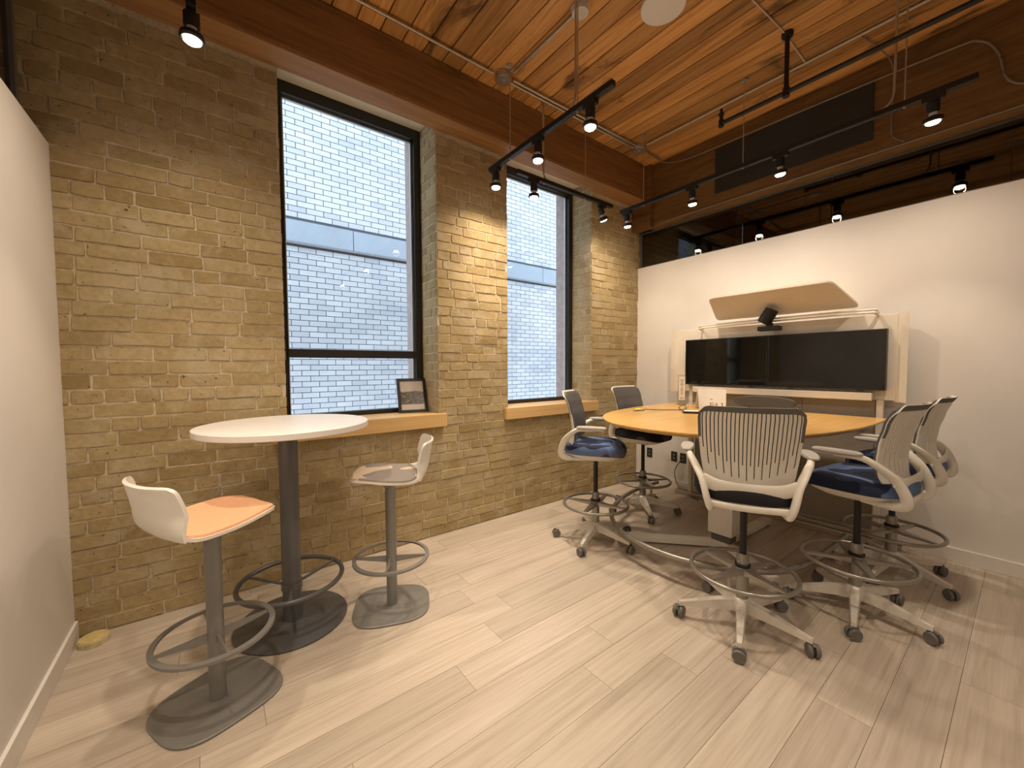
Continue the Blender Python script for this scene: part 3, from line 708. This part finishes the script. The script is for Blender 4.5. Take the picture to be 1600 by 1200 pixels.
# ------------------------------------------------------------------ meeting chairs
def chair_meshes():
    D = {}
    def put(key, name, mb, mat, smooth=True, angle=40, bevel=0):
        me = mb.mesh(name); 
        if bevel:
            import bmesh
            bm = bmesh.new(); bm.from_mesh(me); ed = [e for e in bm.edges if len(e.link_faces) == 2 and e.calc_face_angle(0) > R_(30)]
            bmesh.ops.bevel(bm, geom=ed, offset=bevel, segments=2, affect='EDGES'); bm.to_mesh(me); bm.free()
        finish(me, smooth, angle); me.materials.append(M[mat]); D[key] = me
    # seat cushion and tray
    out = superell(.235, .235, 3.2, 56)
    def drop(x, y, z): return (x, y, z - (max(0, x-.10)/.135)**2*.028 + .012*(abs(y)/.235)**2*(1 if z > .76 else 0))
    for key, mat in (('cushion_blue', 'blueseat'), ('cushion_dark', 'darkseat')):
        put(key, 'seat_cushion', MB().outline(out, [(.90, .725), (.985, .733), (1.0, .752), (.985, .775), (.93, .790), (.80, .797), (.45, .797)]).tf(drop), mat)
    put('tray', 'seat_tray', MB().outline(superell(.225, .20, 3, 40), [(.55, .672), (.72, .676), (.93, .705), (.97, .727), (.90, .733)]).tf(lambda x, y, z: (x-.01, y, z-(max(0, x-.10)/.135)**2*.02)), 'chairwhite')
    # back: slatted shell with open slots
    def bp(u, v, off=0):
        z = .785 + v*.418
        prof = [(0, -.200), (.12, -.185), (.3, -.178), (.5, -.188), (.75, -.215), (.92, -.24), (1, -.258)]
        for (a, xa), (b, xb) in zip(prof, prof[1:]):
            if a <= v <= b: t = (v-a)/(b-a); t = t*t*(3-2*t)*.5+t*.5; x = xa+(xb-xa)*t; break
        wprof = [(0, .180), (.15, .198), (.35, .212), (.6, .222), (.85, .226), (1, .220)]
        for (a, wa), (b, wb) in zip(wprof, wprof[1:]):
            if a <= v <= b: hw = wa+(wb-wa)*(v-a)/(b-a); break
        au = abs(u)
        if au > .82 and v > .85: z -= .03*((au-.82)/.18)**2*((v-.85)/.15)
        return Vector((x + .050*u*u + off, u*hw, z))
    NS = 24; us = [-1, -.97]; slot_cols = set()
    for i in range(NS):
        c = -.92+1.84*i/(NS-1); us += [c-.0105, c+.0105]; slot_cols.add(len(us)-2)
    us += [.97, 1]; NV = 34
    ids = {}; v_ = []; fcs = []
    for a, u in enumerate(us):
        for b in range(NV+1): ids[(a, b)] = len(v_); v_.append(bp(u, b/NV))
    for a in range(len(us)-1):
        if a in slot_cols:
            i = (a-2)//2; e = abs((i-(NS-1)/2)/((NS-1)/2)); lo = (.30 if i % 2 else .13) + .16*e*e
        else: lo = 9
        for b in range(NV):
            if a in slot_cols and lo < (b+.5)/NV < .93: continue
            fcs.append((ids[(a, b)], ids[(a+1, b)], ids[(a+1, b+1)], ids[(a, b+1)]))
    n0 = len(v_); v2 = v_ + [p+Vector((-.007, 0, 0)) for p in v_]
    import collections
    ec = collections.Counter()
    for f in fcs:
        for i in range(4): ec[tuple(sorted((f[i], f[(i+1) % 4])))] += 1
    f2 = [tuple(reversed(f)) for f in fcs] and list(fcs) + [tuple(i+n0 for i in reversed(f)) for f in fcs]
    for f in fcs:
        for i in range(4):
            a, b = f[i], f[(i+1) % 4]
            if ec[tuple(sorted((a, b)))] == 1: f2.append((b, a, a+n0, b+n0))
    put('shell', 'back_shell', MB().add(v2, f2), 'chairwhite', True, 35)
    # front pad and dark grey edge wrap
    def sheet(u0, u1, v0, v1, nu, nv, off, th):
        P = [[bp(u0+(u1-u0)*i/nu, v0+(v1-v0)*j/nv, off) for j in range(nv+1)] for i in range(nu+1)]
        b = MB(); m = (nu+1)*(nv+1)
        vv = [P[i][j] for i in range(nu+1) for j in range(nv+1)]; vv2 = [p+Vector((th, 0, 0)) for p in vv]; ff = []
        I = lambda i, j: i*(nv+1)+j
        for i in range(nu):
            for j in range(nv):
                q = (I(i, j), I(i+1, j), I(i+1, j+1), I(i, j+1)); ff.append(tuple(reversed(q))); ff.append(tuple(k+m for k in q))
        rim = [I(i, 0) for i in range(nu)] + [I(nu, j) for j in range(nv)] + [I(i, nv) for i in range(nu, 0, -1)] + [I(0, j) for j in range(nv, 0, -1)]
        for a, c in zip(rim, rim[1:]+rim[:1]): ff.append((a, c, c+m, a+m))
        return b.add(vv+vv2, ff)
    put('pad', 'back_pad', sheet(-.96, .96, .10, .975, 16, 18, .002, .014), 'padgrey')
    tr = sheet(-1.005, 1.005, .93, 1.0, 20, 3, -.0095, .004)
    for s in (-1, 1): 
        q = sheet(min(s*.955, s*1.012), max(s*.955, s*1.012), .60, .935, 1, 8, -.0095, .004); tr.add(q.v, q.f)
    put('trim', 'edge_wrap', tr, 'wrap')
    for s, key in ((-1, 'arm_r'), (1, 'arm_l')):
        pts = smoothpath([(-.06, s*.15, .690), (-.17, s*.160, .688), (-.232, s*.170, .705), (-.238, s*.184, .755), (-.205, s*.205, .83), (-.150, s*.238, .890), (-.095, s*.265, .928), (-.02, s*.278, .937), (.05, s*.280, .938), (.10, s*.280, .936)], 6)
        put(key, 'arm', MB().sweep(pts, .016, .026, n=14, upv=(1, 0, .35), taper=lambda t: .55+2.2*t if t < .2 else 1.0 if t < .5 else max(.36, 1.0-.64*(t-.5)/.3)), 'chairwhite')
        put(key+'pad', 'arm_pad', MB().outline([(x+.01, y+s*.280) for x, y in superell(.110, .034, 2.6, 28)], [(.8, .940), (1, .946), (1, .953), (.9, .959)]), 'armgrey')
    y_ = MB().sweep(smoothpath([(-.205, -.205, .83), (-.212, -.13, .802), (-.208, 0, .792), (-.212, .13, .802), (-.205, .205, .83)], 6), .010, .032, n=12, upv=(0, 0, 1))
    put('yoke', 'yoke', y_, 'chairwhite')
    put('bar', 'cross_bar', MB().sweep(smoothpath([(-.225, -.172, .715), (-.228, 0, .708), (-.225, .172, .715)], 6), .010, .016, n=12), 'chairwhite')
    put('gas', 'gas_cylinder', MB().lathe([(.017, .34), (.017, .675)], 18), 'blackmetal')
    put('mech', 'tilt_mechanism', MB().box(-.10, .08, -.06, .06, .655, .680), 'castergrey', True, 40, .006)
    put('sleeve', 'column_sleeve', MB().lathe([(.030, .10), (.030, .345), (.029, .385), (.024, .395), (.018, .395)], 20), 'ringgrey')
    put('collar', 'collar', MB().lathe([(.036, .322), (.038, .326), (.038, .338), (.034, .342)], 20), 'blackmetal')
    rg = MB().sweep(circle(.25, 64, .30), .0115, n=10, closed=True)
    put('ring', 'foot_ring', rg, 'ringgrey')
    put('spoke', 'ring_spoke', MB().loft([[(x, s1*w, z) for s1, z in ((-1, z0), (1, z0), (1, z1), (-1, z1))] for x, w, z0, z1 in ((.02, .034, .292, .322), (.08, .022, .290, .310), (.245, .010, .294, .303))]), 'ringgrey', True, 30)
    put('hub', 'ring_hub', MB().lathe([(.046, .285), (.046, .30), (.036, .325), (.031, .325)], 20), 'ringgrey')
    put('basehub', 'base_hub', MB().lathe([(.036, .075), (.05, .085), (.052, .13), (.04, .15), (.031, .155)], 20), 'chairmetal')
    put('leg', 'leg', MB().loft([[(x, s1*w, z) for s1, z in ((-1, z0), (1, z0), (.8, z1), (-.8, z1))] for x, w, z0, z1 in ((.03, .026, .085, .145), (.12, .023, .082, .132), (.29, .014, .068, .092), (.315, .012, .066, .088))]), 'chairmetal', True, 30)
    cs = MB()
    for s in (-1, 1):
        v = MB().lathe([(.012, -.009), (.028, -.0095), (.031, -.005), (.031, .005), (.028, .0095), (.012, .009)], 20)
        v.tf(lambda x, y, z: (x, z+s*.016, y+.0312)); cs.add(v.v, v.f)
    cs.lathe([(.008, .04), (.008, .068)], 10, (.016, 0))
    g = [(-.03*math.cos(a)*1.12, .031+.034*math.sin(a)*1.06) for a in [math.pi*k/10 for k in range(3, 9)]]
    cs.loft([[(x, y, z) for y in (-.006, .006)] + [(x*.8, y, .031+(z-.031)*.8) for y in (.006, -.006)] for x, z in g])
    put('caster', 'caster', cs, 'castergrey', True, 35)
    return D
CM = chair_meshes()
def chair(label, x, y, az, base_az, seat, ring_az):
    t = thing('meeting_chair', label, 'chair', (x, y, 0), R_(az), 'high meeting chairs around the table')
    P = lambda k, nm, r=0, par=t, l=(0, 0, 0): link(nm, CM[k], par, l, r)
    P('cushion_'+seat, 'seat_cushion'); P('tray', 'seat_tray'); sh = P('shell', 'back_shell'); P('trim', 'edge_wrap', par=sh); P('pad', 'back_pad')
    for k in ('arm_l', 'arm_r'):
        a = P(k, 'arm'); P(k+'pad', 'arm_pad', par=a)
    P('yoke', 'yoke'); P('bar', 'cross_bar'); P('gas', 'gas_cylinder'); P('mech', 'tilt_mechanism'); P('sleeve', 'column_sleeve')
    r = P('ring', 'foot_ring'); P('hub', 'ring_hub', par=r); P('collar', 'collar')
    for k in range(4): P('spoke', 'ring_spoke', R_(ring_az-az+90*k), r)
    P('basehub', 'base_hub')
    for k in range(5):
        l = P('leg', 'leg', R_(base_az-az+72*k))
        P('caster', 'caster', R_(35*k+20), l, (.315, 0, 0))
chair('white chair with a blue seat side-on before the plain window', 2.42, 2.09, -58, 130, 'blue', 20)
chair('white chair with a dark seat at the far corner beside the brick pillar', 3.28, 2.245, -86, -60, 'dark', 60)
chair('white slatted chair seen from behind in the foreground, dark seat', 2.24, .91, 27, 57, 'dark', 75)
chair('white blue-seat chair in front of its twin on the right side of the table', 2.876, .571, 84, -25, 'blue', 30)
chair('white blue-seat chair nearest the white wall, behind its twin', 3.588, .538, 88, -42, 'blue', 70)

# ------------------------------------------------------------------ bar table and stools
t = thing('bar_table', 'tall round white bar table on a dark grey column', 'table', (.312, 2.438, 0))
build(MB().lathe([(.405, 1.068), (.412, 1.072), (.412, 1.098), (.409, 1.101)], 72), 'tabletop', 'laminate', t, True)
build(MB().lathe([(.13, 1.058), (.13, 1.068)], 24), 'mounting_plate', 'greydark', t, True)
build(MB().lathe([(.047, .012), (.047, 1.06)], 28), 'column', 'greydark', t, True)
build(MB().lathe([(.275, 0), (.278, .004), (.278, .010), (.271, .013), (.06, .016)], 64), 'base_plate', 'greydark', t, True)
r = build(MB().sweep(circle(.255, 64, .235), .0125, n=10, closed=True), 'foot_ring', 'greydark', t, True)
for a in (20, 140, 260): build(MB().sweep([(.045*math.cos(R_(a)), .045*math.sin(R_(a)), .205), (.25*math.cos(R_(a)), .25*math.sin(R_(a)), .235)], .008, n=8), 'ring_spoke', 'greydark', r, True)
build(MB().lathe([(.053, .185), (.053, .225)], 24), 'ring_collar', 'greydark', t, True)

def stool_meshes():
    D = {}
    # side profile (x forward, z), half width; from front lip to top of back
    prof = [(.212, .774, .02), (.210, .776, .058), (.203, .779, .092), (.188, .782, .126), (.160, .783, .158), (.12, .780, .184), (.065, .773, .203), (0, .766, .212), (-.07, .762, .213), (-.125, .764, .212), (-.165, .776, .210), (-.192, .80, .208), (-.208, .84, .206), (-.218, .89, .203), (-.227, .935, .197), (-.233, .962, .192), (-.237, .975, .184), (-.239, .983, .166), (-.240, .985, .145)]
    K = 3; sp = smoothpath(prof, K); n = len(sp); nrm = []
    for i in range(n):
        a = sp[max(0, i-1)]; b = sp[min(n-1, i+1)]; d = Vector((b.x-a.x, 0, b.y-a.y)).normalized(); nrm.append(Vector((d.z, 0, -d.x)))
    i0 = 7*K
    if nrm[i0].z < 0: nrm = [-q for q in nrm]
    def slab(o0, o1, us, rows, um):
        def surf(off):
            G = []
            for i in rows:
                p = sp[i]; cup = .022 if p.y < .79 else min(.06, .022+.45*(p.y-.79))
                for k in range(us+1):
                    u = (-1+2*k/us)*um(i); G.append(Vector((p.x, u*p.z, p.y)) + (nrm[i] if p.y < .79 else Vector((1, 0, 0)))*(cup*abs(u)**2.4*min(1, p.z/.2)**2) + nrm[i]*off)
            return G
        A, B = surf(o0), surf(o1); m = len(A); R = len(rows); ff = []
        I = lambda i, k: i*(us+1)+k
        for i in range(R-1):
            for k in range(us):
                q = (I(i, k), I(i+1, k), I(i+1, k+1), I(i, k+1)); ff.append(q); ff.append(tuple(j+m for j in reversed(q)))
        rim = [I(i, 0) for i in range(R-1)] + [I(R-1, k) for k in range(us)] + [I(i, us) for i in range(R-1, 0, -1)] + [I(0, k) for k in range(us, 0, -1)]
        for a, c in zip(rim, rim[1:]+rim[:1]): ff.append((a, a+m, c+m, c))
        return MB().add(A+B, ff)
    D['shell'] = (slab(-.012, 0, 20, list(range(n)), lambda i: 1), 'seat_shell')
    r0, r1 = 2*K, 10*K-1
    def um(i):
        t = (i-r0)/(r1-r0); e = 1-abs(2*t-1)
        return .93*min(1, (1-(1-min(1, e*2.6))**2.2)*.5+.5) if t > .5 else .93*min(1, .62+.38*min(1, e*3))
    D['pad'] = (slab(.0, .010, 20, list(range(r0, r1+1)), um), 'seat_pad')
    return D
SM = stool_meshes()
def mesh_of(mb, name, mat, angle=50):
    me = mb.mesh(name); finish(me, True, angle); me.materials.append(M[mat]); return me
shell_me = mesh_of(SM['shell'][0], 'seat_shell', 'shell')
pl = superell(.213, .198, 3.2, 60)
pl = [(x, y*(1+.07*x/.222)) for x, y in pl]
plate_me = mesh_of(MB().outline(pl, [(.975, 0), (1, .003), (1, .009), (.985, .012)]), 'base_plate', 'grey', 30)
col_me = mesh_of(MB().lathe([(.030, .012), (.030, .66), (.0305, .661), (.0305, .705), (.05, .725), (.09, .742)], 24), 'column', 'grey')
fr = MB().loft([[(x*k, y*k, z) for k, z in ((1, .286), (1, .298), (.90, .300), (.90, .290))] for x, y, _ in [*circle(.215, 64), circle(.215, 64)[0]]], False)
ring_me = mesh_of(fr, 'foot_ring', 'grey', 30)
spk_me = mesh_of(MB().loft([[(x, s1*w_, z) for s1, z in ((-1, z0), (1, z0), (1, z1), (-1, z1))] for x, w_, z0, z1 in ((.025, .004, .262, .300), (.205, .003, .286, .297))]), 'ring_spoke', 'grey', 30)
def stool(label, x, y, az, pad, plate_az, ring_az):
    t = thing('bar_stool', label, 'stool', (x, y, 0), R_(az), 'bar stools at the round table')
    link('seat_shell', shell_me, t); link('seat_pad', mesh_of(SM['pad'][0], 'seat_pad', pad), t); link('column', col_me, t)
    link('base_plate', plate_me, t, rz=R_(plate_az-az)); r = link('foot_ring', ring_me, t)
    for k in range(4): link('ring_spoke', spk_me, r, rz=R_(ring_az-az+90*k))
stool('white bar stool with an orange felt seat pad', -.025, 2.04, 24, 'orange', 24, 12)
stool('white bar stool with a beige and grey seat pad', .80, 2.235, 156, 'beige', 156, 60)

# ------------------------------------------------------------------ small things
t = thing('photo_frame', 'black framed street photograph leaning on the window sill', 'picture frame', (1.335, 3.13, 1.0205), R_(0))
tilt = Matrix.Rotation(R_(-19), 4, 'X') ; turn = Matrix.Rotation(R_(-10), 4, 'Z')
TT = lambda mb: mb.tf(lambda x, y, z: tuple(turn @ (tilt @ Vector((x, y, z)))))
W2, H2 = .122, .30
build(TT(MB().box(-W2, W2, 0, .018, 0, .024).box(-W2, W2, 0, .018, H2-.024, H2).box(-W2, -W2+.024, 0, .018, .024, H2-.024).box(W2-.024, W2, 0, .018, .024, H2-.024)), 'frame', 'black', t)
po = build(MB().box(-W2+.024, W2-.024, .006, .009, .024, H2-.024), 'print', 'print', t); po.matrix_local = turn @ tilt
build(TT(MB().box(-W2+.006, W2-.006, .0182, .021, .006, H2-.006)), 'backing', 'modesty', t)
build(MB().loft([[(-.03, .02, .2), (.03, .02, .2), (.03, .026, .2), (-.03, .026, .2)], [(-.03, .088, 0.001), (.03, .088, 0.001), (.03, .094, 0.001), (-.03, .094, 0.001)]]).tf(lambda x, y, z: tuple(turn @ Vector((x, y+.082*z/.2, z)))), 'easel_leg', 'black', t)
t = thing('ribbed_puck', 'small round yellowish ribbed puck on the floor in the left corner', 'puck', (-.528, 2.855, 0))
rib = [(.058*(1+.035*(i % 2))*math.cos(2*math.pi*i/44), .058*(1+.035*(i % 2))*math.sin(2*math.pi*i/44)) for i in range(44)]
build(MB().outline(rib, [(1, 0), (1, .026)]), 'rim', 'puckside', t); build(MB().lathe([(.057, .026), (.055, .033), (.03, .035)], 30), 'top', 'puck', t, True)
def outlet(y, z, label):
    t = thing('wall_outlet', label, 'outlet', (XR, y, z)); build(MB().box(-.006, -.0004, -.036, .036, -.056, .056), 'plate', 'bezel', t, bevel=.002)
    for dz in (-.02, .02): build(MB().box(-.008, -.006, -.014, .014, dz-.013, dz+.013), 'socket', 'castergrey', t)
outlet(2.443, .368, 'black wall outlet left of the one with a cord'); outlet(2.335, .366, 'black wall outlet with a grey cord plugged in'); outlet(2.76, .36, 'black wall outlet nearest the brick corner')
tag(build(MB().sweep(smoothpath([(XR-.010, 2.335, .35), (XR-.05, 2.35, .33), (XR-.06, 2.40, .22), (XR-.06, 2.38, .10), (XR-.08, 2.30, .02), (XR-.12, 2.20, .006), (XR-.2, 2.05, .006)], 6), .005, n=6), 'power_cord', 'cable', None, True), 'grey power cord hanging from the black outlet to the floor', 'cord')
